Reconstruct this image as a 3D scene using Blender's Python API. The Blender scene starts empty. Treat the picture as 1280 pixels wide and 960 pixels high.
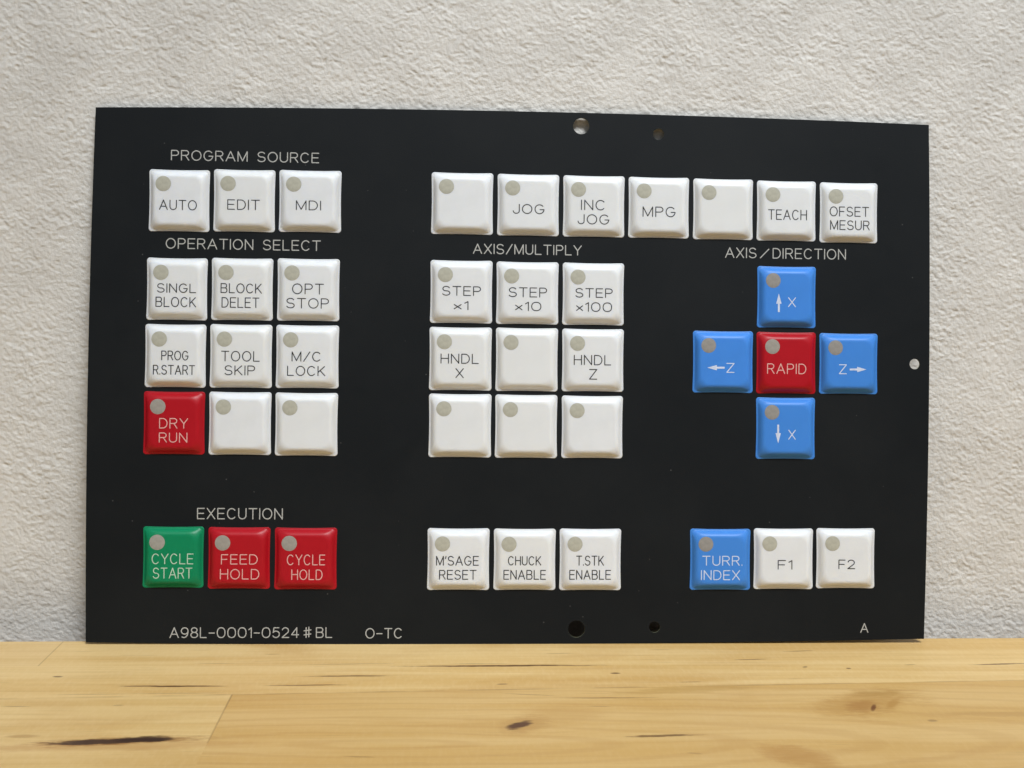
import bpy, bmesh, math
import numpy as np
from mathutils import Matrix, Vector

scene = bpy.context.scene
COL = scene.collection
MM = 0.001

# ------------------------------------------------------------ camera
cam_data = bpy.data.cameras.new("camera")
cam_data.sensor_width = 36.0
cam_data.lens = 40.78
cam_data.clip_start = 0.01
cam_data.clip_end = 50.0
cam = bpy.data.objects.new("camera", cam_data)
COL.objects.link(cam)
_r = ((0.9985419, 0.0105460, 0.0529420), (-0.0515762, -0.1031471, 0.9933280), (0.0159364, -0.9946102, -0.1024528))
cam.matrix_world = Matrix(((_r[0][0], -_r[0][1], -_r[0][2], -0.020097),
                           (_r[1][0], -_r[1][1], -_r[1][2], -0.342484),
                           (_r[2][0], -_r[2][1], -_r[2][2], 0.114867),
                           (0, 0, 0, 1)))
scene.camera = cam

# ------------------------------------------------------------ room light and exposure
world = bpy.data.worlds.new("World")
scene.world = world
world.use_nodes = True
# soft light of the room: pale ceiling above, dim floor below
_w = world.node_tree
bg = _w.nodes["Background"]
_tc = _w.nodes.new('ShaderNodeTexCoord'); _sx = _w.nodes.new('ShaderNodeSeparateXYZ'); _rp = _w.nodes.new('ShaderNodeValToRGB'); _mr = _w.nodes.new('ShaderNodeMapRange')
_w.links.new(_tc.outputs['Generated'], _sx.inputs[0]); _w.links.new(_sx.outputs[2], _mr.inputs[0])
_mr.inputs[1].default_value = -1; _mr.inputs[2].default_value = 1
_w.links.new(_mr.outputs[0], _rp.inputs[0]); _w.links.new(_rp.outputs[0], bg.inputs[0])
e = _rp.color_ramp.elements
e[0].position = .42; e[0].color = (.05, .045, .04, 1)
e[1].position = .85; e[1].color = (.92, .97, 1.04, 1)
k = _rp.color_ramp.elements.new(.56); k.color = (.29, .305, .33, 1)
bg.inputs[1].default_value = 0.46

def ceiling_lamp(name, loc, target, sx, sy, power, color, spread=math.pi):
    d = bpy.data.lights.new(name, 'AREA')
    d.shape = 'RECTANGLE'; d.size = sx; d.size_y = sy
    d.energy = power; d.spread = spread; d.color = color
    o = bpy.data.objects.new(name, d)
    COL.objects.link(o)
    o.location = loc
    o.rotation_euler = (Vector(target) - Vector(loc)).to_track_quat('-Z', 'Y').to_euler()
    return o
ceiling_lamp("ceiling_lamp", (0.34, -0.78, 1.40), (0.06, -0.01, 0.16), 0.60, 0.30, 1.31, (0.93, 0.97, 1.0), math.radians(32))

scene.view_settings.view_transform = 'Standard'
scene.view_settings.look = 'None'
scene.view_settings.exposure = 0.0
scene.view_settings.gamma = 1.0
scene.cycles.filter_width = 1.5

KEYS = [  # colour, (centre x, centre y, width, height), printed lines (text, x, y, w, h), arrow (tail, tip); all in mm on the sheet
    ('white', (-102.104, 133.217, 18.152, 18.76), [('AUTO', -0.016, -1.588, 11.147, 3.084)], None),
    ('white', (-82.753, 133.548, 18.507, 18.891), [('EDIT', 0.039, -1.483, 9.662, 3.119)], None),
    ('white', (-63.054, 133.741, 18.831, 18.871), [('MDI', -0.313, -1.492, 7.52, 2.951)], None),
    ('white', (-102.448, 106.602, 18.169, 18.801), [('SINGL', 0.228, 0.12, 11.559, 2.832), ('BLOCK', 0.072, -4.042, 11.977, 3.047)], None),
    ('white', (-83.061, 106.819, 18.489, 18.856), [('BLOCK', -0.013, 0.117, 12.261, 2.975), ('DELET', -0.207, -4.164, 11.202, 3.138)], None),
    ('white', (-63.273, 106.951, 18.814, 18.948), [('OPT', 0.062, 0.102, 9.499, 3.236), ('STOP', -0.029, -4.226, 12.758, 3.129)], None),
    ('white', (-102.647, 86.525, 18.227, 19.098), [('PROG', 0.197, 0.026, 8.051, 2.9), ('R.START', -0.028, -4.272, 12.388, 2.935)], None),
    ('white', (-83.184, 86.648, 18.654, 19.226), [('TOOL', 0.115, -0.081, 11.478, 3.16), ('SKIP', -0.044, -4.32, 9.083, 2.976)], None),
    ('white', (-63.337, 86.721, 18.979, 19.174), [('M/C', -0.13, -0.029, 8.784, 2.983), ('LOCK', -0.115, -4.35, 11.404, 3.035)], None),
    ('red', (-102.774, 66.371, 18.285, 19.001), [('DRY', 0.2, -0.083, 8.535, 3.131), ('RUN', 0.115, -4.339, 8.394, 2.995)], None),
    ('white', (-83.217, 66.399, 18.712, 19.056), [], None),
    ('white', (-63.382, 66.304, 18.896, 19.149), [], None),
    ('green', (-102.522, 26.162, 18.13, 18.473), [('CYCLE', 0.164, -0.3, 12.28, 3.197), ('START', 0.219, -4.561, 11.661, 3.283)], None),
    ('red', (-82.993, 25.957, 18.589, 18.646), [('FEED', 0.352, -0.202, 10.878, 3.051), ('HOLD', 0.484, -4.632, 11.654, 3.136)], None),
    ('red', (-63.134, 25.831, 18.778, 18.741), [('CYCLE', 0.289, -0.183, 11.412, 3.218), ('HOLD', 0.615, -4.626, 9.302, 3.146)], None),
    ('white', (-17.099, 133.934, 18.929, 18.946), [], None),
    ('white', (3.04, 133.858, 19.01, 18.937), [('JOG', 0.042, -1.495, 9.65, 3.01)], None),
    ('white', (23.186, 133.827, 19.059, 18.896), [('INC', -0.401, 0.135, 7.427, 3.186), ('JOG', -0.262, -4.246, 9.706, 3.088)], None),
    ('white', (43.25, 133.799, 18.901, 18.82), [('MPG', -0.164, -1.54, 10.166, 3.186)], None),
    ('white', (63.243, 133.669, 18.774, 18.839), [], None),
    ('white', (83.022, 133.513, 18.602, 18.685), [('TEACH', -0.091, -1.435, 12.149, 3.201)], None),
    ('white', (102.615, 133.298, 18.319, 18.774), [('OFSET', -0.322, 0.108, 12.361, 3.067), ('MESUR', -0.116, -4.097, 12.431, 3.003)], None),
    ('white', (-17.108, 107.025, 19.042, 19.251), [('STEP', 0.049, 0.1, 11.771, 2.94), ('x1', -0.034, -4.315, 4.437, 2.715)], None),
    ('white', (3.062, 106.933, 19.157, 19.179), [('STEP', 0.012, 0.07, 11.713, 3.016), ('x10', 0.183, -4.193, 7.959, 2.81)], None),
    ('white', (23.272, 106.936, 19.044, 19.171), [('STEP', 0.023, 0.17, 11.459, 2.9), ('x100', 0.095, -4.108, 11.002, 2.912)], None),
    ('blue', (83.277, 106.855, 18.481, 19.101), [('X', 1.262, -1.682, 2.457, 3.017)], (-2.819, -4.786, -2.863, 0.959)),
    ('blue', (63.574, 86.612, 18.853, 19.135), [('Z', 1.982, -1.86, 2.512, 3.012)], (0.168, -1.812, -5.197, -1.873)),
    ('red', (83.29, 86.527, 18.681, 19.121), [('RAPID', -0.245, -1.855, 12.203, 3.207)], None),
    ('blue', (102.891, 86.508, 18.47, 18.898), [('Z', -2.302, -1.778, 2.467, 3.028)], (-0.151, -1.823, 5.074, -1.764)),
    ('blue', (83.267, 66.34, 18.599, 19.099), [('X', 1.579, -1.908, 2.314, 3.026)], (-2.755, 1.164, -2.711, -4.637)),
    ('white', (-17.137, 86.627, 19.126, 19.344), [('HNDL', -0.254, -0.031, 11.57, 3.039), ('X', -0.24, -4.407, 2.506, 3.001)], None),
    ('white', (3.068, 86.62, 19.145, 19.434), [], None),
    ('white', (23.33, 86.661, 19.098, 19.298), [('HNDL', -0.3, -0.013, 11.451, 3.126), ('Z', -0.065, -4.348, 2.472, 3.214)], None),
    ('white', (-17.07, 66.309, 19.146, 19.417), [], None),
    ('white', (3.074, 66.256, 19.133, 19.411), [], None),
    ('white', (23.307, 66.235, 18.922, 19.21), [], None),
    ('white', (-17.146, 25.776, 18.96, 18.854), [("M'SAGE", -0.28, -0.28, 12.895, 2.942), ('RESET', -0.139, -4.511, 11.29, 2.949)], None),
    ('white', (3.02, 25.763, 19.043, 18.782), [('CHUCK', -0.111, -0.216, 10.134, 2.824), ('ENABLE', -0.036, -4.461, 12.909, 2.958)], None),
    ('white', (23.097, 25.782, 19.027, 18.903), [('T.STK', -0.246, -0.153, 8.507, 3.027), ('ENABLE', -0.174, -4.443, 12.727, 2.967)], None),
    ('blue', (63.212, 25.913, 18.85, 18.892), [('TURR.', 0.314, -0.213, 12.389, 3.016), ('INDEX', -0.241, -4.612, 12.037, 3.023)], None),
    ('white', (82.904, 26.137, 18.643, 18.809), [('F1', 0.072, -1.629, 4.55, 2.893)], None),
    ('white', (102.376, 26.343, 18.468, 18.69), [('F2', -0.13, -1.653, 5.21, 2.901)], None),
]
HEADINGS = [('PROGRAM SOURCE', -82.683, 146.943, 44.258, 3.161), ('OPERATION SELECT', -82.887, 120.337, 46.275, 3.228), ('EXECUTION', -82.936, 39.225, 25.548, 3.393), ('AXIS/MULTIPLY', 2.966, 120.259, 33.314, 3.145), ('AXIS~DIRECTION', 82.985, 120.372, 37.887, 3.281), ('A98L-0001-0524#BL', -79.176, 3.518, 48.443, 3.23), ('O-TC', -39.439, 3.288, 11.15, 3.17), ('A', 108.531, 4.812, 2.55, 2.98)]
HOLES = [(19.117, 158.447, 2.477), (43.028, 156.489, 1.683), (123.902, 86.64, 1.611), (19.068, 4.537, 2.549), (43.112, 5.108, 1.659)]
CORNERS = [(-127.265, 160.85), (127.925, 161.281), (127.386, 1.422), (-128.046, 0.651)]
BOWS = [1.499, 0.896, 1.054, 0.857]
STREAKS = [(-4.272, -19.213, 33.592, 0.01, 1.031, 1.0), (-47.517, -27.183, 15.594, 0.014, 0.798, 0.75), (-94.179, -34.595, 17.857, -0.005, 0.924, 1.0), (-58.826, -34.189, 13.289, 0.016, 0.763, 0.7), (-48.371, -17.417, 16.056, 0.016, 0.564, 0.4), (-127.19, -26.993, 1.788, -0.008, 0.788, 0.8), (27.442, -25.46, 1.767, 0.033, 0.816, 1.0), (33.366, -69.524, 11.025, 0.047, 1.092, 0.85), (142.564, -18.729, 10.923, 0.056, 0.769, 0.9), (69.321, -14.257, 6.312, 0.079, 0.585, 0.7), (86.312, -6.829, 6.115, 0.093, 0.612, 0.6), (47.639, -32.571, 4.621, 0.043, 0.435, 0.5), (83.605, -20.811, 1.416, 1.168, 0.847, 0.6), (95.944, -22.01, 0.957, 0.147, 0.749, 0.8), (104.452, -60.677, 1.645, 0.04, 1.175, 0.5), (-114.413, -40.435, 11.945, 0.017, 0.484, 0.35), (-90.853, -39.801, 15.208, 0.011, 0.488, 0.35), (-4.966, -33.844, 1.943, 0.043, 0.6, 0.7), (2.098, -41.723, 8.806, -0.137, 0.571, 0.35), (22.896, -44.248, 16.573, -0.001, 0.645, 0.45), (19.407, -50.276, 4.015, -0.087, 0.542, 0.3), (-130.581, -48.709, 4.474, -0.031, 0.61, 0.35), (115.415, -19.169, 2.16, 0.063, 0.477, 0.6), (38.897, -79.944, 2.238, -0.182, 0.761, 0.25), (-40.751, -80.527, 4.633, -0.094, 0.621, 0.3), (-104.86, -48.229, 1.752, 0.075, 0.768, 0.3), (-10.717, -17.394, 10.173, 0.008, 0.473, 0.4), (13.294, -8.586, 5.276, 0.039, 0.5, 0.35), (43.859, -5.457, 4.033, 0.025, 0.511, 0.3), (-86.248, -16.671, 7.51, -0.031, 0.469, 0.3), (-71.322, -8.952, 2.798, 0.036, 0.492, 0.4)]

# ------------------------------------------------------------ helpers
def tag(o, label=None, cat=None, group=None, kind=None):
    if label: o["label"] = label
    if cat: o["category"] = cat
    if group: o["group"] = group
    if kind: o["kind"] = kind
    return o

def link_mesh(name, me, mats, parent=None):
    o = bpy.data.objects.new(name, me)
    COL.objects.link(o)
    for m in (mats if isinstance(mats, (list, tuple)) else [mats]):
        if len(me.materials) < (len(mats) if isinstance(mats, (list, tuple)) else 1):
            me.materials.append(m)
    if parent: o.parent = parent
    return o

def mesh_from(verts, faces, name="mesh", smooth=True):
    me = bpy.data.meshes.new(name)
    me.from_pydata(verts, [], faces)
    me.update()
    if smooth:
        me.polygons.foreach_set("use_smooth", [True] * len(me.polygons))
    return me

class NT:
    """small builder for shader node trees"""
    def __init__(self, name):
        self.mat = bpy.data.materials.new(name)
        self.mat.use_nodes = True
        self.t = self.mat.node_tree
        self.bsdf = self.t.nodes["Principled BSDF"]
    def n(self, typ, **kw):
        nd = self.t.nodes.new(typ)
        for k, v in kw.items(): setattr(nd, k, v)
        return nd
    def put(self, sock, v):
        if isinstance(v, bpy.types.NodeSocket): self.t.links.new(v, sock)
        else: sock.default_value = v
    def m(self, op, a, b=0.0, c=0.0, clamp=False):
        nd = self.n('ShaderNodeMath', operation=op, use_clamp=clamp)
        self.put(nd.inputs[0], a); self.put(nd.inputs[1], b); self.put(nd.inputs[2], c)
        return nd.outputs[0]
    def mix(self, fac, a, b, blend='MIX'):
        nd = self.n('ShaderNodeMix', data_type='RGBA', blend_type=blend)
        self.put(nd.inputs[0], fac)
        for s, v in ((nd.inputs[6], a), (nd.inputs[7], b)):
            if isinstance(v, (tuple, list)) and len(v) == 3: v = (*v, 1)
            self.put(s, v)
        return nd.outputs[2]
    def smooth(self, v, lo, hi):
        nd = self.n('ShaderNodeMapRange', interpolation_type='SMOOTHSTEP')
        self.put(nd.inputs[0], v); nd.inputs[1].default_value = lo; nd.inputs[2].default_value = hi
        return nd.outputs[0]
    def coords(self):
        tc = self.n('ShaderNodeTexCoord'); return tc.outputs['Object']
    def scaled(self, vec, s, offset=(0, 0, 0)):
        mp = self.n('ShaderNodeMapping')
        self.put(mp.inputs[0], vec); mp.inputs['Scale'].default_value = s; mp.inputs['Location'].default_value = offset
        return mp.outputs[0]
    def noise(self, vec, scale, detail=2.0, rough=0.5, dist=0.0):
        nd = self.n('ShaderNodeTexNoise')
        self.put(nd.inputs['Vector'], vec); nd.inputs['Scale'].default_value = scale
        nd.inputs['Detail'].default_value = detail; nd.inputs['Roughness'].default_value = rough
        nd.inputs['Distortion'].default_value = dist
        return nd.outputs[0]
    def bump(self, h, strength, distance):
        b = self.n('ShaderNodeBump'); self.put(b.inputs['Height'], h)
        b.inputs['Strength'].default_value = strength; b.inputs['Distance'].default_value = distance
        self.t.links.new(b.outputs[0], self.bsdf.inputs['Normal'])
    def base(self, c):
        if isinstance(c, (tuple, list)) and len(c) == 3: c = (*c, 1)
        self.put(self.bsdf.inputs['Base Color'], c)
    def set(self, **kw):
        for k, v in kw.items(): self.put(self.bsdf.inputs[k.replace('_', ' ')], v)

# ------------------------------------------------------------ materials
def wall_material():
    t = NT("white_plaster"); co = t.coords()
    n1 = t.noise(co, 60, 3); n2 = t.noise(co, 1100, 3, .65)
    t.base(t.mix(t.smooth(n1, .3, .7), (.645, .622, .582), (.710, .687, .645)))
    t.bump(n2, .5, .0006)
    t.set(Roughness=.9, Specular_IOR_Level=.2)
    return t.mat

def wood_material():
    t = NT("butcher_block_wood"); co = t.coords()
    sp = t.n('ShaderNodeSeparateXYZ'); t.put(sp.inputs[0], co)
    X = t.m('MULTIPLY', sp.outputs[0], 1000); Y = t.m('MULTIPLY', sp.outputs[1], 1000)     # in mm
    wob = t.noise(t.scaled(co, (9, 30, 1)), 1.0, 3)
    Yw = t.m('ADD', Y, t.m('MULTIPLY', t.m('SUBTRACT', wob, .5), 3.0))
    # board ids: back strip / middle strip / front strip, the front one butt jointed
    seam = t.m('ADD', t.m('MULTIPLY', X, 0.0410), -37.77)
    front = t.m('LESS_THAN', Y, t.m('ADD', seam, t.m('MULTIPLY', t.m('SUBTRACT', wob, .5), 1.2)))
    right = t.m('GREATER_THAN', X, -77.2)
    fr = t.m('MULTIPLY', front, right)
    fl = t.m('SUBTRACT', front, fr)
    back = t.m('GREATER_THAN', Y, -18.6)
    backleft = t.m('MULTIPLY', back, t.m('LESS_THAN', X, -135.5))
    # grain
    shift = t.n('ShaderNodeCombineXYZ')
    t.put(shift.inputs[0], t.m('MULTIPLY', fr, .37)); t.put(shift.inputs[1], t.m('ADD', t.m('MULTIPLY', back, .71), t.m('MULTIPLY', fl, 1.3)))
    va = t.n('ShaderNodeVectorMath', operation='ADD'); t.put(va.inputs[0], co); t.put(va.inputs[1], shift.outputs[0])
    # grain bends round the knots
    sy = None
    for kx, ky, krx, kry, ka in ((91.9, -51.6, 20, 8, 7.5), (-1.8, -62.2, 15, 6, 5.0), (-97.9, -70.9, 26, 5, 3.0), (61.1, -82.6, 20, 8, 5.0)):
        u = t.m('MULTIPLY', t.m('SUBTRACT', X, kx), 1 / krx); v = t.m('MULTIPLY', t.m('SUBTRACT', Y, ky), 1 / kry)
        e_ = t.m('EXPONENT', t.m('MULTIPLY', t.m('ADD', t.m('MULTIPLY', u, u), t.m('MULTIPLY', v, v)), -1.0))
        term = t.m('MULTIPLY', t.m('MULTIPLY', v, e_), -ka * MM)
        sy = term if sy is None else t.m('ADD', sy, term)
    sv = t.n('ShaderNodeCombineXYZ'); t.put(sv.inputs[1], sy)
    vb = t.n('ShaderNodeVectorMath', operation='ADD'); t.put(vb.inputs[0], va.outputs[0]); t.put(vb.inputs[1], sv.outputs[0])
    cg = vb.outputs[0]
    g1 = t.noise(t.scaled(cg, (5, 110, 1)), 1.0, 4, .55, .6)
    g2 = t.noise(t.scaled(cg, (22, 620, 1)), 1.0, 3, .6, .2)
    g3 = t.noise(t.scaled(cg, (10, 26, 1)), 1.0, 3, .5, 1.2)
    flk = t.noise(t.scaled(cg, (900, 260, 1)), 1.0, 2, .6)
    pores = t.noise(t.scaled(cg, (60, 1300, 1)), 1.0, 2, .5)
    pale, mid, tan = (.69, .485, .215), (.60, .385, .138), (.49, .278, .082)
    c = t.mix(t.smooth(g1, .38, .64), pale, mid)
    c = t.mix(t.m('MULTIPLY', t.smooth(g3, .48, .76), .60), c, tan)
    c = t.mix(t.m('MULTIPLY', t.smooth(g2, .48, .76), .26), c, (.40, .235, .085))
    c = t.mix(t.m('MULTIPLY', t.smooth(flk, .42, .7), .11), c, (.80, .62, .36))
    c = t.mix(t.m('MULTIPLY', t.smooth(pores, .67, .75), .30), c, (.22, .12, .05))
    c = t.mix(t.m('MULTIPLY', fr, .40), c, (.50, .295, .088))
    c = t.mix(t.m('MULTIPLY', fl, .22), c, (.60, .42, .175))
    c = t.mix(t.m('MULTIPLY', backleft, .20), c, (.64, .46, .24))
    # flame figure running through the front right board
    fx = t.m('MULTIPLY', t.m('ADD', X, 35), .022); 
    fy = t.m('MULTIPLY', t.m('ADD', Yw, 74), .16)
    rr = t.m('SQRT', t.m('ADD', t.m('MULTIPLY', fx, fx), t.m('MULTIPLY', fy, fy)))
    ring = t.m('SINE', t.m('ADD', t.m('MULTIPLY', rr, 8.5), t.m('MULTIPLY', g3, 9.0)))
    rmask = t.m('MULTIPLY', fr, t.m('MULTIPLY', t.smooth(ring, .30, 1.0), .24))
    c = t.mix(rmask, c, (.44, .245, .075))
    def blob(x0, y0, rx, ry, tilt, lo, hi, wobble, col, strength, c):
        dx = t.m('SUBTRACT', X, x0); dy = t.m('SUBTRACT', Y, y0)
        ca, sa = math.cos(tilt), math.sin(tilt)
        u = t.m('ADD', t.m('MULTIPLY', dx, ca / rx), t.m('MULTIPLY', dy, sa / rx))
        v = t.m('ADD', t.m('MULTIPLY', dx, -sa / ry), t.m('MULTIPLY', dy, ca / ry))
        v = t.m('ADD', v, t.m('MULTIPLY', t.m('SUBTRACT', wn, .5), wobble))
        d = t.m('ADD', t.m('ADD', t.m('MULTIPLY', u, u), t.m('MULTIPLY', v, v)), t.m('MULTIPLY', t.m('SUBTRACT', rag, .5), wobble * .8))
        k = t.n('ShaderNodeMapRange', interpolation_type='SMOOTHSTEP')
        t.put(k.inputs[0], d); k.inputs[1].default_value = hi; k.inputs[2].default_value = lo
        return t.mix(t.m('MULTIPLY', k.outputs[0], strength), c, col)
    wn = t.noise(t.scaled(co, (70, 260, 1)), 1.0, 3, .6)
    wl = t.noise(t.scaled(co, (45, 45, 1), (3, 1, 0)), 1.0, 3, .6)
    fine = wn
    rag = t.noise(t.scaled(co, (260, 900, 1), (1, 7, 0)), 1.0, 3, .65)
    # seams
    def line(dist, hw, strength, c):
        k = t.n('ShaderNodeMapRange', interpolation_type='SMOOTHSTEP')
        t.put(k.inputs[0], t.m('ABSOLUTE', dist)); k.inputs[1].default_value = hw; k.inputs[2].default_value = hw * .3
        return t.mix(t.m('MULTIPLY', k.outputs[0], strength), c, (.20, .105, .035))
    sb = t.n('ShaderNodeMapRange'); t.put(sb.inputs[0], wl); sb.inputs[1].default_value = .4; sb.inputs[2].default_value = .62
    c = line(t.m('SUBTRACT', Y, seam), .8, t.m('MULTIPLY', sb.outputs[0], .35), c)
    jm = t.m('MULTIPLY', t.m('MULTIPLY', front, t.m('GREATER_THAN', Y, -72.4)), t.m('ADD', .35, t.m('MULTIPLY', sb.outputs[0], .4)))
    c = line(t.m('ADD', X, 77.2), .35, jm, c)
    c = line(t.m('ADD', X, 135.5), .3, t.m('MULTIPLY', back, .4), c)
    # broad brown clouds and knots
    wn = wl
    c = blob(91.9, -48.7, 22, 10, .30, .0, 1.0, 2.0, (.41, .22, .055), .62, c)
    c = blob(89.9, -51.1, 7, 4.6, .5, .0, 1.0, 1.6, (.33, .150, .035), .60, c)
    c = blob(96.8, -42.0, 9, 3, .1, .0, 1.0, 1.4, (.36, .200, .050), .45, c)
    c = blob(98.9, -49.2, 6, 1.6, .9, .0, 1.0, 1.2, (.38, .195, .045), .55, c)
    c = blob(92.1, -52.4, .8, 3.2, -.45, .05, 1.0, 1.4, (.13, .042, .014), .85, c)
    c = blob(63.1, -82.6, 13, 6.5, -.75, .0, 1.0, 1.5, (.40, .20, .050), .62, c)
    c = blob(-100.9, -73.8, 44, 3.2, .02, .0, 1.0, 1.2, (.46, .25, .085), .55, c)
    c = blob(-122.1, -67.6, 5, 1.4, 0, .0, 1.0, 1.0, (.36, .20, .06), .6, c)
    c = blob(-0.8, -61.7, 9, 6.5, .6, .0, 1.0, 1.5, (.42, .235, .075), .62, c)
    c = blob(10.3, -55.5, 14, 7, .2, .0, 1.0, 1.5, (.48, .275, .085), .45, c)
    c = blob(126.3, -56.4, 26, 2.4, .0, .0, 1.0, 1.6, (.42, .24, .075), .5, c)
    c = blob(45.4, -38.6, 26, 2.8, .12, .0, 1.0, 1.6, (.42, .25, .070), .5, c)
    wn = fine
    c = blob(-2.0, -62.4, 5.0, 2.3, .66, .22, 1.0, 1.5, (.085, .035, .020), .93, c)
    # long mineral streak beside the joint
    c = blob(-97.9, -70.9, 24, 2.9, .075, .05, 1.0, 1.6, (.30, .140, .038), .85, c)
    c = blob(-100.4, -71.0, 17.0, 1.75, .078, .30, 1.0, 1.3, (.045, .020, .013), .94, c)
    c = blob(-92.8, -70.0, 8.0, 2.2, .06, .30, 1.0, 1.2, (.040, .018, .012), .93, c)
    for (x, y, hl, slope, hh, dark) in STREAKS:
        c = blob(x, y, hl, max(hh * .85, .34), math.atan(slope), .05, 1.0, 1.5, (.095, .040, .014), dark * .9, c)
    t.base(c)
    t.bump(t.m('ADD', t.m('MULTIPLY', g2, .6), pores), .10, .0002)
    t.set(Roughness=t.m('ADD', .40, t.m('MULTIPLY', g2, .16)), Specular_IOR_Level=.35)
    return t.mat

def sheet_material():
    t = NT("black_textured_film"); co = t.coords()
    n = t.noise(co, 2600, 2, .6); b = t.noise(co, 22, 4, .6)
    vo = t.n('ShaderNodeTexVoronoi', voronoi_dimensions='2D'); t.put(vo.inputs['Vector'], co); vo.inputs['Scale'].default_value = 95
    wn = t.n('ShaderNodeTexWhiteNoise', noise_dimensions='3D'); t.put(wn.inputs[0], vo.outputs['Position'])
    speck = t.m('MULTIPLY', t.m('LESS_THAN', vo.outputs['Distance'], t.m('MULTIPLY', t.m('SUBTRACT', wn.outputs[0], .62), .05)), t.m('GREATER_THAN', t.noise(t.scaled(co, (40, 40, 40), (5, 2, 0)), 1.0, 1), .48))
    c = t.mix(t.smooth(b, .35, .7), (.0048, .0064, .0078), (.0072, .0088, .0100))
    c = t.mix(t.m('MULTIPLY', speck, .18), c, (.35, .35, .33))
    t.base(c)
    t.bump(n, .25, .00012)
    sm = t.noise(t.scaled(co, (26, 34, 30), (3, 9, 1)), 1.0, 5, .6, 1.5)
    rub = t.m('MULTIPLY', t.smooth(sm, .52, .80), .08)
    t.set(Roughness=t.m('SUBTRACT', t.m('ADD', .52, t.m('MULTIPLY', b, .10)), rub), Specular_IOR_Level=.18)
    return t.mat

def key_material(name, col, sss, rough=.42):
    t = NT(name); co = t.coords()
    n = t.noise(co, 2200, 2, .6); b = t.noise(co, 160, 3, .6)
    dk = tuple(v * .95 for v in col)
    oi = t.n('ShaderNodeObjectInfo')
    c = t.mix(t.smooth(b, .3, .7), dk, col)
    c = t.mix(t.m('MULTIPLY', oi.outputs['Random'], .55), c, (col[0] * .965, col[1] * .95, col[2] * .90))   # some keys a little more worn and yellowed
    t.base(c)
    t.bump(n, .12, .0001)
    t.set(Roughness=rough, Specular_IOR_Level=.28)
    if sss:
        t.bsdf.inputs['Subsurface Weight'].default_value = sss
        t.bsdf.inputs['Subsurface Radius'].default_value = (.0011, .0010, .0008)
        t.bsdf.inputs['Subsurface Scale'].default_value = 1.0
    return t.mat

def ink_material(name, col, rough=.55):
    t = NT(name); n = t.noise(t.coords(), 900, 2)
    t.base(t.mix(t.smooth(n, .3, .7), tuple(v * .88 for v in col), col))
    t.set(Roughness=rough, Specular_IOR_Level=.3)
    return t.mat

M_WALL = wall_material()
M_WOOD = wood_material()
M_SHEET = sheet_material()
KEYM = {'white': key_material("white_key_film", (.735, .75, .765), .6),
        'red': key_material("red_key_film", (.41, .005, .013), .25, .40),
        'green': key_material("green_key_film", (.001, .225, .095), .25, .40),
        'blue': key_material("blue_key_film", (.055, .235, .68), .25, .42)}
INK = {'white': ink_material("black_ink", (.012, .012, .013)),
       'red': ink_material("pinkish_white_ink", (.72, .40, .36)),
       'green': ink_material("greenish_white_ink", (.48, .62, .48)),
       'blue': ink_material("pale_blue_ink", (.60, .66, .80))}
DOT = {'white': ink_material("olive_grey_window", (.44, .43, .355), .45),
       'red': ink_material("warm_grey_window", (.32, .295, .26), .45),
       'green': ink_material("pale_grey_window", (.33, .32, .28), .45),
       'blue': ink_material("dusky_grey_window", (.28, .265, .245), .45)}
M_EDGE = ink_material("olive_sheet_edge", (.17, .175, .11), .35)
M_PRINT = ink_material("grey_white_print", (.44, .437, .41))

# ------------------------------------------------------------ stroke lettering
def arc(cx, cy, rx, ry, a0, a1, n=None):
    n = n or max(3, int(abs(a1 - a0) / 12))
    return [(cx + rx * math.cos(math.radians(a0 + (a1 - a0) * i / n)), cy + ry * math.sin(math.radians(a0 + (a1 - a0) * i / n))) for i in range(n + 1)]

def squircle(cx, cy, rx, ry, a0, a1, p=2.5):
    n = max(4, int(abs(a1 - a0) / 9)); out = []
    for i in range(n + 1):
        a = math.radians(a0 + (a1 - a0) * i / n); c, s = math.cos(a), math.sin(a)
        out.append((cx + rx * math.copysign(abs(c) ** (2 / p), c), cy + ry * math.copysign(abs(s) ** (2 / p), s)))
    return out

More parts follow.
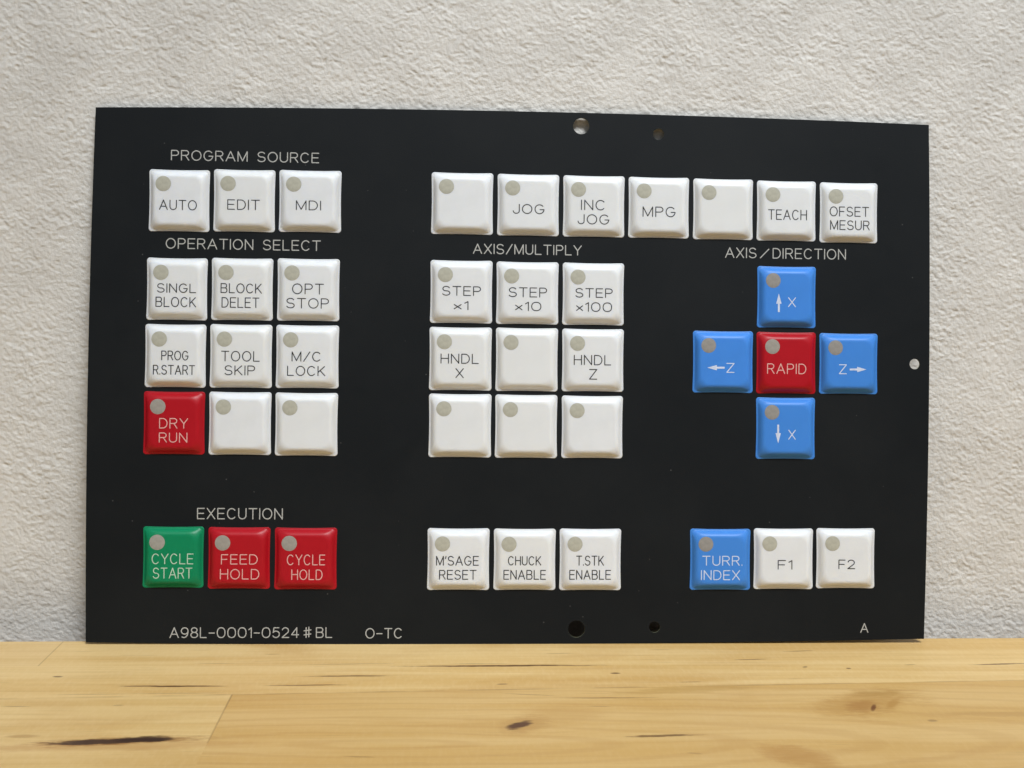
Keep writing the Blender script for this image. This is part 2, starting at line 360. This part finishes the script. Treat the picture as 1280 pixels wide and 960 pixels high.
G = {
 'A': (.80, [[(0, 0), (.40, 1), (.80, 0)], [(.14, .34), (.66, .34)]]),
 'B': (.66, [[(0, 0), (0, 1), (.40, 1)] + arc(.40, .765, .22, .235, 90, -90) + [(0, .53)], [(.40, .53), (.42, .53)] + arc(.42, .265, .24, .265, 90, -90) + [(0, 0)]]),
 'C': (.74, [arc(.38, .5, .38, .5, 42, 318)]),
 'D': (.70, [[(0, 0), (0, 1), (.30, 1)] + arc(.30, .5, .40, .5, 90, -90) + [(0, 0)]]),
 'E': (.60, [[(.60, 1), (0, 1), (0, 0), (.60, 0)], [(0, .52), (.54, .52)]]),
 'F': (.58, [[(.58, 1), (0, 1), (0, 0)], [(0, .50), (.50, .50)]]),
 'G': (.78, [arc(.39, .5, .39, .5, 42, 355) + [(.78, .46), (.44, .46)]]),
 'H': (.68, [[(0, 0), (0, 1)], [(.68, 0), (.68, 1)], [(0, .52), (.68, .52)]]),
 'I': (.0, [[(0, 0), (0, 1)]]),
 'J': (.52, [[(.52, 1), (.52, .28)] + arc(.26, .28, .26, .28, 0, -180)]),
 'K': (.66, [[(0, 0), (0, 1)], [(.62, 1), (0, .36)], [(.20, .56), (.66, 0)]]),
 'L': (.56, [[(0, 1), (0, 0), (.56, 0)]]),
 'M': (.82, [[(0, 0), (0, 1), (.41, .04), (.82, 1), (.82, 0)]]),
 'N': (.68, [[(0, 0), (0, 1), (.68, 0), (.68, 1)]]),
 'O': (.82, [arc(.41, .5, .41, .5, 90, 450)]),
 'P': (.62, [[(0, 0), (0, 1), (.36, 1)] + arc(.36, .735, .26, .265, 90, -90) + [(0, .47)]]),
 'R': (.66, [[(0, 0), (0, 1), (.38, 1)] + arc(.38, .745, .25, .255, 90, -90) + [(0, .49)], [(.36, .49), (.66, 0)]]),
 'S': (.66, [arc(.33, .745, .30, .255, 25, 270) + arc(.33, .25, .33, .25, 90, -160)[1:]]),
 'T': (.70, [[(0, 1), (.70, 1)], [(.35, 1), (.35, 0)]]),
 'U': (.66, [[(0, 1), (0, .33)] + arc(.33, .33, .33, .33, 180, 360) + [(.66, 1)]]),
 'V': (.74, [[(0, 1), (.37, 0), (.74, 1)]]),
 'X': (.68, [[(0, 0), (.68, 1)], [(0, 1), (.68, 0)]]),
 'Y': (.72, [[(0, 1), (.36, .46), (.72, 1)], [(.36, .46), (.36, 0)]]),
 'Z': (.66, [[(0, 1), (.66, 1), (0, 0), (.66, 0)]]),
 '0': (.74, [squircle(.37, .5, .37, .5, 90, 450, 2.3)]),
 '1': (.24, [[(0, .80), (.24, 1), (.24, 0)]]),
 '2': (.64, [arc(.31, .70, .30, .30, 165, -35) + [(0, 0), (.64, 0)]]),
 '4': (.68, [[(.50, 0), (.50, 1), (0, .28), (.68, .28)]]),
 '5': (.64, [[(.58, 1), (.12, 1), (.05, .52)] + arc(.31, .33, .33, .33, 135, -150)]),
 '8': (.64, [arc(.32, .765, .27, .235, 90, 450), arc(.32, .265, .32, .265, 90, 450)]),
 '9': (.66, [arc(.33, .68, .32, .32, 0, 360), [(.65, .68), (.645, .48), (.58, .24), (.44, .06), (.28, 0), (.08, .06)]]),
 '#': (.66, [[(.20, 0), (.20, 1)], [(.46, .06), (.46, 1.06)], [(0, .26), (.66, .36)], [(0, .68), (.66, .78)]]),
 '-': (.52, [[(0, .46), (.52, .46)]]),
 '/': (.56, [[(0, -.02), (.56, 1.02)]]),
 '.': (.0, [[(0, 0), (0, .05)]]),
 "'": (.06, [[(.06, 1), (0, .74)]]),
 'x': (.52, [[(0, .08), (.52, .62)], [(0, .62), (.52, .08)]]),
 '~': (.86, [[(.02, .0), (.84, .92)]]),
 ' ': (.42, []),
}

def ribbon(V, F, pts, sw, z0, zh):
    """one printed stroke: a thin domed ribbon with round ends"""
    pts = [Vector((p[0], p[1])) for p in pts]
    q = [pts[0]]
    for p in pts[1:]:
        if (p - q[-1]).length > 1e-5: q.append(p)
    # break at sharp corners
    runs, cur = [], [q[0]]
    for i in range(1, len(q)):
        cur.append(q[i])
        if i < len(q) - 1:
            a = (q[i] - q[i - 1]).normalized(); b = (q[i + 1] - q[i]).normalized()
            if a.dot(b) < .6: runs.append(cur); cur = [q[i]]
    runs.append(cur)
    h = sw / 2
    for r in runs:
        n = len(r); base = len(V)
        closed = n > 4 and (r[0] - r[-1]).length < 1e-4
        for i, p in enumerate(r):
            if closed and i in (0, n - 1): d0, d1 = (r[-1] - r[-2]).normalized(), (r[1] - r[0]).normalized()
            else:
                d0 = (r[i] - r[i - 1]).normalized() if i else (r[1] - r[0]).normalized()
                d1 = (r[i + 1] - r[i]).normalized() if i < n - 1 else d0
            t = (d0 + d1).normalized(); nr = Vector((-t.y, t.x)); k = h / max(.5, t.dot(d1))
            V += [(p.x + nr.x * k, p.y + nr.y * k, z0), (p.x, p.y, z0 + zh), (p.x - nr.x * k, p.y - nr.y * k, z0)]
        for i in range(n - 1):
            a = base + 3 * i
            F += [(a, a + 1, a + 4, a + 3), (a + 1, a + 2, a + 5, a + 4)]
        if not closed:
            for i, sgn in ((0, -1), (n - 1, 1)):
                p = r[i]; t = ((r[1] - r[0]) if i == 0 else (r[-1] - r[-2])).normalized() * sgn
                nr = Vector((-t.y, t.x)); s = len(V)
                V.append((p.x, p.y, z0 + zh))
                for k in range(7):
                    a = math.pi / 2 - math.pi * k / 6
                    e = p + nr * (h * math.sin(a)) + t * (h * math.cos(a))
                    V.append((e.x, e.y, z0))
                for k in range(6): F.append((s, s + 2 + k, s + 1 + k))

def write(V, F, text, cx, cy, w, h, sw, z0, gap=.27):
    w -= sw; h -= sw
    x, items = 0.0, []
    for i, ch in enumerate(text):
        g = G[ch]
        if i and '#' in (ch, text[i - 1]): x += .26
        if i and '~' in (ch, text[i - 1]): x += .13
        if i: x += gap * (.95 if ch in ".'" or text[i - 1] in ".'" else 1)
        items.append((x, g)); x += g[0]
    sx = w / x if x > 0 else h
    if x <= .3: sx = h
    for gx, g in items:
        for poly in g[1]:
            ribbon(V, F, [(cx + (gx + px - x / 2) * sx, cy + (py - .5) * h) for px, py in poly], sw, z0, .022)

def to_m(V): return [(a * MM, b * MM, c * MM) for a, b, c in V]

# ------------------------------------------------------------ wall (rough plaster, modelled relief)
_rng = np.random.RandomState(7)
_perm = _rng.permutation(4096); _gr = _rng.rand(4096) * 2 * math.pi
def perlin(x, y, seed):
    xi = np.floor(x).astype(np.int64); yi = np.floor(y).astype(np.int64)
    xf, yf = x - xi, y - yi
    def g(ix, iy, dx, dy):
        a = _gr[_perm[(_perm[(ix + seed * 131) & 4095] + iy) & 4095]]
        return np.cos(a) * dx + np.sin(a) * dy
    u = xf ** 3 * (xf * (xf * 6 - 15) + 10); v = yf ** 3 * (yf * (yf * 6 - 15) + 10)
    n00, n10 = g(xi, yi, xf, yf), g(xi + 1, yi, xf - 1, yf)
    n01, n11 = g(xi, yi + 1, xf, yf - 1), g(xi + 1, yi + 1, xf - 1, yf - 1)
    return (n00 * (1 - u) + n10 * u) * (1 - v) + (n01 * (1 - u) + n11 * u) * v

def build_wall():
    def axis(lo, hi, a, b, fine, coarse):
        return np.concatenate([np.arange(lo, a, coarse), np.arange(a, b, fine), np.arange(b, hi + coarse, coarse)])
    xs = axis(-420, 420, -215, 215, .33, 2.5); zs = axis(-160, 480, -25, 235, .33, 2.5)
    x, z = np.meshgrid(xs, zs)
    wx = perlin(x / 5, z / 5, 1) * 1.1; wz = perlin(x / 5, z / 5, 2) * 1.1
    a, b = x + wx, z + wz
    ca, sa = math.cos(-.5), math.sin(-.5)                              # trowel drift runs down to the right
    a, b = (a * ca + b * sa) * .82, (-a * sa + b * ca)
    g1 = perlin(a / 1.6, b / 1.5, 3); g2 = perlin(a / .88, b / .82, 4); g3 = perlin(a / 4.0, b / 3.5, 5)
    h = .42 * g1 + .40 * g2 + .30 * g3 + .30 * (.35 - np.abs(perlin(a / 1.4, b / 1.2, 8)))
    h *= .72 + .9 * np.clip(perlin(x / 13, z / 11, 9) + .25, 0, 1)     # smoother and rougher patches
    h = np.where(h > .30, .30 + (h - .30) * .5, h)
    h += .30 * perlin(x / 26, z / 20, 6)
    y = 20.1 - .50 * h
    nx, nz = len(xs), len(zs)
    co = np.stack([x, y, z], -1).reshape(-1, 3) * MM
    idx = np.arange(nx * nz).reshape(nz, nx)
    q = np.stack([idx[:-1, :-1], idx[:-1, 1:], idx[1:, 1:], idx[1:, :-1]], -1).reshape(-1, 4)
    me = bpy.data.meshes.new("wall")
    me.vertices.add(len(co)); me.vertices.foreach_set("co", co.astype(np.float32).ravel())
    me.loops.add(q.size); me.loops.foreach_set("vertex_index", q.astype(np.int32).ravel())
    me.polygons.add(len(q)); me.polygons.foreach_set("loop_start", np.arange(0, q.size, 4, dtype=np.int32))
    me.polygons.foreach_set("use_smooth", np.ones(len(q), bool))
    me.update(calc_edges=True)
    o = link_mesh("wall", me, M_WALL)
    tag(o, "rough white textured plaster wall behind the black panel", "wall")
build_wall()

# ------------------------------------------------------------ wooden table
def build_table():
    bm = bmesh.new()
    pts = [(-450, 4.45 - .0072 * 450), (450, 4.45 + .0072 * 450), (450, -560), (-450, -560)]
    top = [bm.verts.new((x * MM, y * MM, 0)) for x, y in pts]
    bot = [bm.verts.new((x * MM, y * MM, -30 * MM)) for x, y in pts]
    bm.faces.new(top[::-1]); bm.faces.new(bot)
    for i in range(4):
        j = (i + 1) % 4
        bm.faces.new((top[i], top[j], bot[j], bot[i]))
    bmesh.ops.recalc_face_normals(bm, faces=bm.faces)
    bmesh.ops.bevel(bm, geom=[e for e in bm.edges], offset=.6 * MM, segments=3, affect='EDGES', profile=.5)
    me = bpy.data.meshes.new("wooden_table"); bm.to_mesh(me); bm.free()
    o = link_mesh("wooden_table", me, M_WOOD)
    tag(o, "pale butcher block table top with dark streaks and knots under the panel", "table")
build_table()

# ------------------------------------------------------------ control panel
LEAN = math.radians(6.5)
panel = bpy.data.objects.new("control_panel", None)
COL.objects.link(panel)
panel.empty_display_size = .02
panel.rotation_euler = (math.pi / 2 - LEAN, 0, 0)
tag(panel, "black machine control panel with rows of square keys leaning on the plaster wall", "control panel")

def build_sheet():
    cu = bpy.data.curves.new("sheet", 'CURVE'); cu.dimensions = '2D'; cu.fill_mode = 'BOTH'
    cu.extrude = .22 * MM; cu.bevel_depth = .04 * MM; cu.bevel_resolution = 1; cu.offset = -.04 * MM
    outline = []
    for i in range(4):
        a, b = Vector(CORNERS[i]), Vector(CORNERS[(i + 1) % 4]); d = b - a
        nr = Vector((-d.y, d.x)).normalized()
        for k in range(24):
            s = k / 24
            outline.append(a + d * s + nr * (BOWS[i] * 4 * s * (1 - s)))
    loops = [outline] + [[Vector((x + r * math.cos(2 * math.pi * k / 48), y + r * math.sin(2 * math.pi * k / 48))) for k in range(48)] for x, y, r in HOLES]
    for lp in loops:
        s = cu.splines.new('POLY'); s.points.add(len(lp) - 1); s.use_cyclic_u = True
        for p, v in zip(s.points, lp): p.co = (v.x * MM, v.y * MM, 0, 1)
    tmp = bpy.data.objects.new("tmp", cu); COL.objects.link(tmp)
    bpy.context.view_layer.update()
    me = bpy.data.meshes.new_from_object(tmp.evaluated_get(bpy.context.evaluated_depsgraph_get()))
    bpy.data.objects.remove(tmp)
    zmax = max(v.co.z for v in me.vertices)
    for v in me.vertices: v.co.z -= zmax
    me.materials.clear()
    me.polygons.foreach_set("use_smooth", [False] * len(me.polygons))
    me.materials.append(M_SHEET); me.materials.append(M_EDGE)
    me.polygons.foreach_set("material_index", [0 if abs(p.normal.z) > .85 else 1 for p in me.polygons])
    link_mesh("panel_sheet", me, M_SHEET, panel)
build_sheet()

HT = 1.8     # height of the raised key face, mm
def key_mesh(hx, hy):
    # (inset, height, corner radius, side pinch)
    prof = [(0.04, 0.0, 1.0, .20), (0.0, .06, 1.0, .20), (.06, .115, 1.0, .20), (.25, .135, 1.05, .20)]
    for k in range(17):
        s = k / 16
        zz = 1 - (1 - s ** 1.25) ** 2.8
        prof.append((.46 + 2.44 * s, .14 + (HT - .14) * zz, 1.1 + 1.75 * math.sin(math.pi * min(1, s * 1.15) / 2) - .25 * s, .19 * (1 - s) ** 2))
    prof += [(3.7, HT, 2.0, 0), (5.5, HT, 1.2, 0)]
    V, F = [], []
    ns, nc = 8, 7
    for ins, z, rad, pin in prof:
        ax, ay = hx - ins, hy - ins
        ring = []
        cs = [(ax - rad, -ay + rad, -90), (ax - rad, ay - rad, 0), (-ax + rad, ay - rad, 90), (-ax + rad, -ay + rad, 180)]
        for i in range(4):
            cx, cy, a0 = cs[i]
            for k in range(nc + 1):
                a = math.radians(a0 + 90 * k / nc); ring.append((cx + rad * math.cos(a), cy + rad * math.sin(a)))
            nx_, ny_, _ = cs[(i + 1) % 4]
            a = math.radians(a0 + 90)
            p0 = Vector((cx + rad * math.cos(a), cy + rad * math.sin(a))); p1 = Vector((nx_ + rad * math.cos(a), ny_ + rad * math.sin(a)))
            for k in range(1, ns): ring.append(tuple(p0.lerp(p1, k / ns)))
        for x, y in ring:
            # sides drawn in slightly by the embossing
            fx = 1 - pin / hx * max(0, 1 - (y / hy) ** 2) * (abs(x) / hx) ** 6
            fy = 1 - pin / hy * max(0, 1 - (x / hx) ** 2) * (abs(y) / hy) ** 6
            V.append((x * fx, y * fy, z))
    n = len(ring)
    for r in range(len(prof) - 1):
        for i in range(n):
            j = (i + 1) % n
            F.append((r * n + i, r * n + j, (r + 1) * n + j, (r + 1) * n + i))
    F.append(tuple((len(prof) - 1) * n + i for i in range(n)))
    return mesh_from(to_m(V), F, "key")

def dot_mesh():
    V, F = [], []
    n = 48
    for r, z in ((2.29, .003), (2.25, .014), (1.2, .020)):
        V += [(r * math.cos(2 * math.pi * i / n), r * math.sin(2 * math.pi * i / n), z) for i in range(n)]
    for k in range(2):
        for i in range(n):
            j = (i + 1) % n
            F.append((k * n + i, k * n + j, (k + 1) * n + j, (k + 1) * n + i))
    F.append(tuple(2 * n + i for i in range(n)))
    return mesh_from(to_m(V), F, "indicator_window")

def arrow_mesh(ar):
    x0, y0, x1, y1 = ar
    a, b = Vector((x0, y0)), Vector((x1, y1)); d = (b - a).normalized(); nr = Vector((-d.y, d.x))
    L = (b - a).length; hl = L * .55
    pts = [a + nr * .29, a + d * (L - hl) + nr * .29, a + d * (L - hl) + nr * .82, b, a + d * (L - hl) - nr * .82, a + d * (L - hl) - nr * .29, a - nr * .29]
    z = HT + .02
    V = [(p.x, p.y, z) for p in pts] + [(p.x, p.y, HT - .02) for p in pts]
    F = [(0, 6, 5, 1), (2, 4, 3)]
    V[1:1] = []
    F = [(0, 6, 5, 1), (1, 5, 4, 3, 2)]
    for i in range(7):
        j = (i + 1) % 7; F.append((i, j, 7 + j, 7 + i))
    me = mesh_from(to_m(V), F, "arrow_symbol", smooth=False)
    bm = bmesh.new(); bm.from_mesh(me); bmesh.ops.recalc_face_normals(bm, faces=bm.faces); bm.to_mesh(me); bm.free()
    return me

_dot = {}
DIRN = {'UPX': 'up', 'LZ': 'left', 'RZ': 'right', 'DNX': 'down'}
for col, (cx, cy, w, h), lines, ar in KEYS:
    key = link_mesh("key", key_mesh(w / 2, h / 2), KEYM[col], panel)
    key.location = (cx * MM, cy * MM, .004 * MM)
    txt = " ".join(l[0].replace('x', '×') for l in lines)
    if ar:
        dx, dy = ar[2] - ar[0], ar[3] - ar[1]
        way = ('right' if dx > 0 else 'left') if abs(dx) > abs(dy) else ('up' if dy > 0 else 'down')
        tag(key, "%s key with an arrow pointing %s and the letter %s" % (col, way, txt))
    elif txt: tag(key, "%s key reading %s" % (col, txt))
    else: tag(key, "blank %s key without lettering" % col)
    if col not in _dot:
        _dot[col] = dot_mesh(); _dot[col].materials.append(DOT[col])
    d = bpy.data.objects.new("indicator_window", _dot[col]); COL.objects.link(d); d.parent = key
    d.location = ((-w / 2 + 4.62) * MM, (h / 2 - 4.62) * MM, HT * MM)
    if lines:
        V, F = [], []
        for (s, x, y, tw, th) in lines:
            write(V, F, s, x, y, tw, th, .28 if col == 'white' else .275, HT + .004)
        link_mesh("lettering", mesh_from(to_m(V), F, "lettering"), INK[col], key)
    if ar: link_mesh("arrow_symbol", arrow_mesh(ar), INK[col], key)

for (s, x, y, w, h) in HEADINGS:
    V, F = [], []
    gap = .27
    write(V, F, s, x, y, w, h, .305, .004, gap)
    o = link_mesh("printed_heading" if s[0] not in "A0O" or len(s) > 9 and s[1] != '9' else "printed_marking", mesh_from(to_m(V), F, "print"), M_PRINT, panel)
    tag(o, "grey printed lettering reading %s" % s.replace('~', '/'))
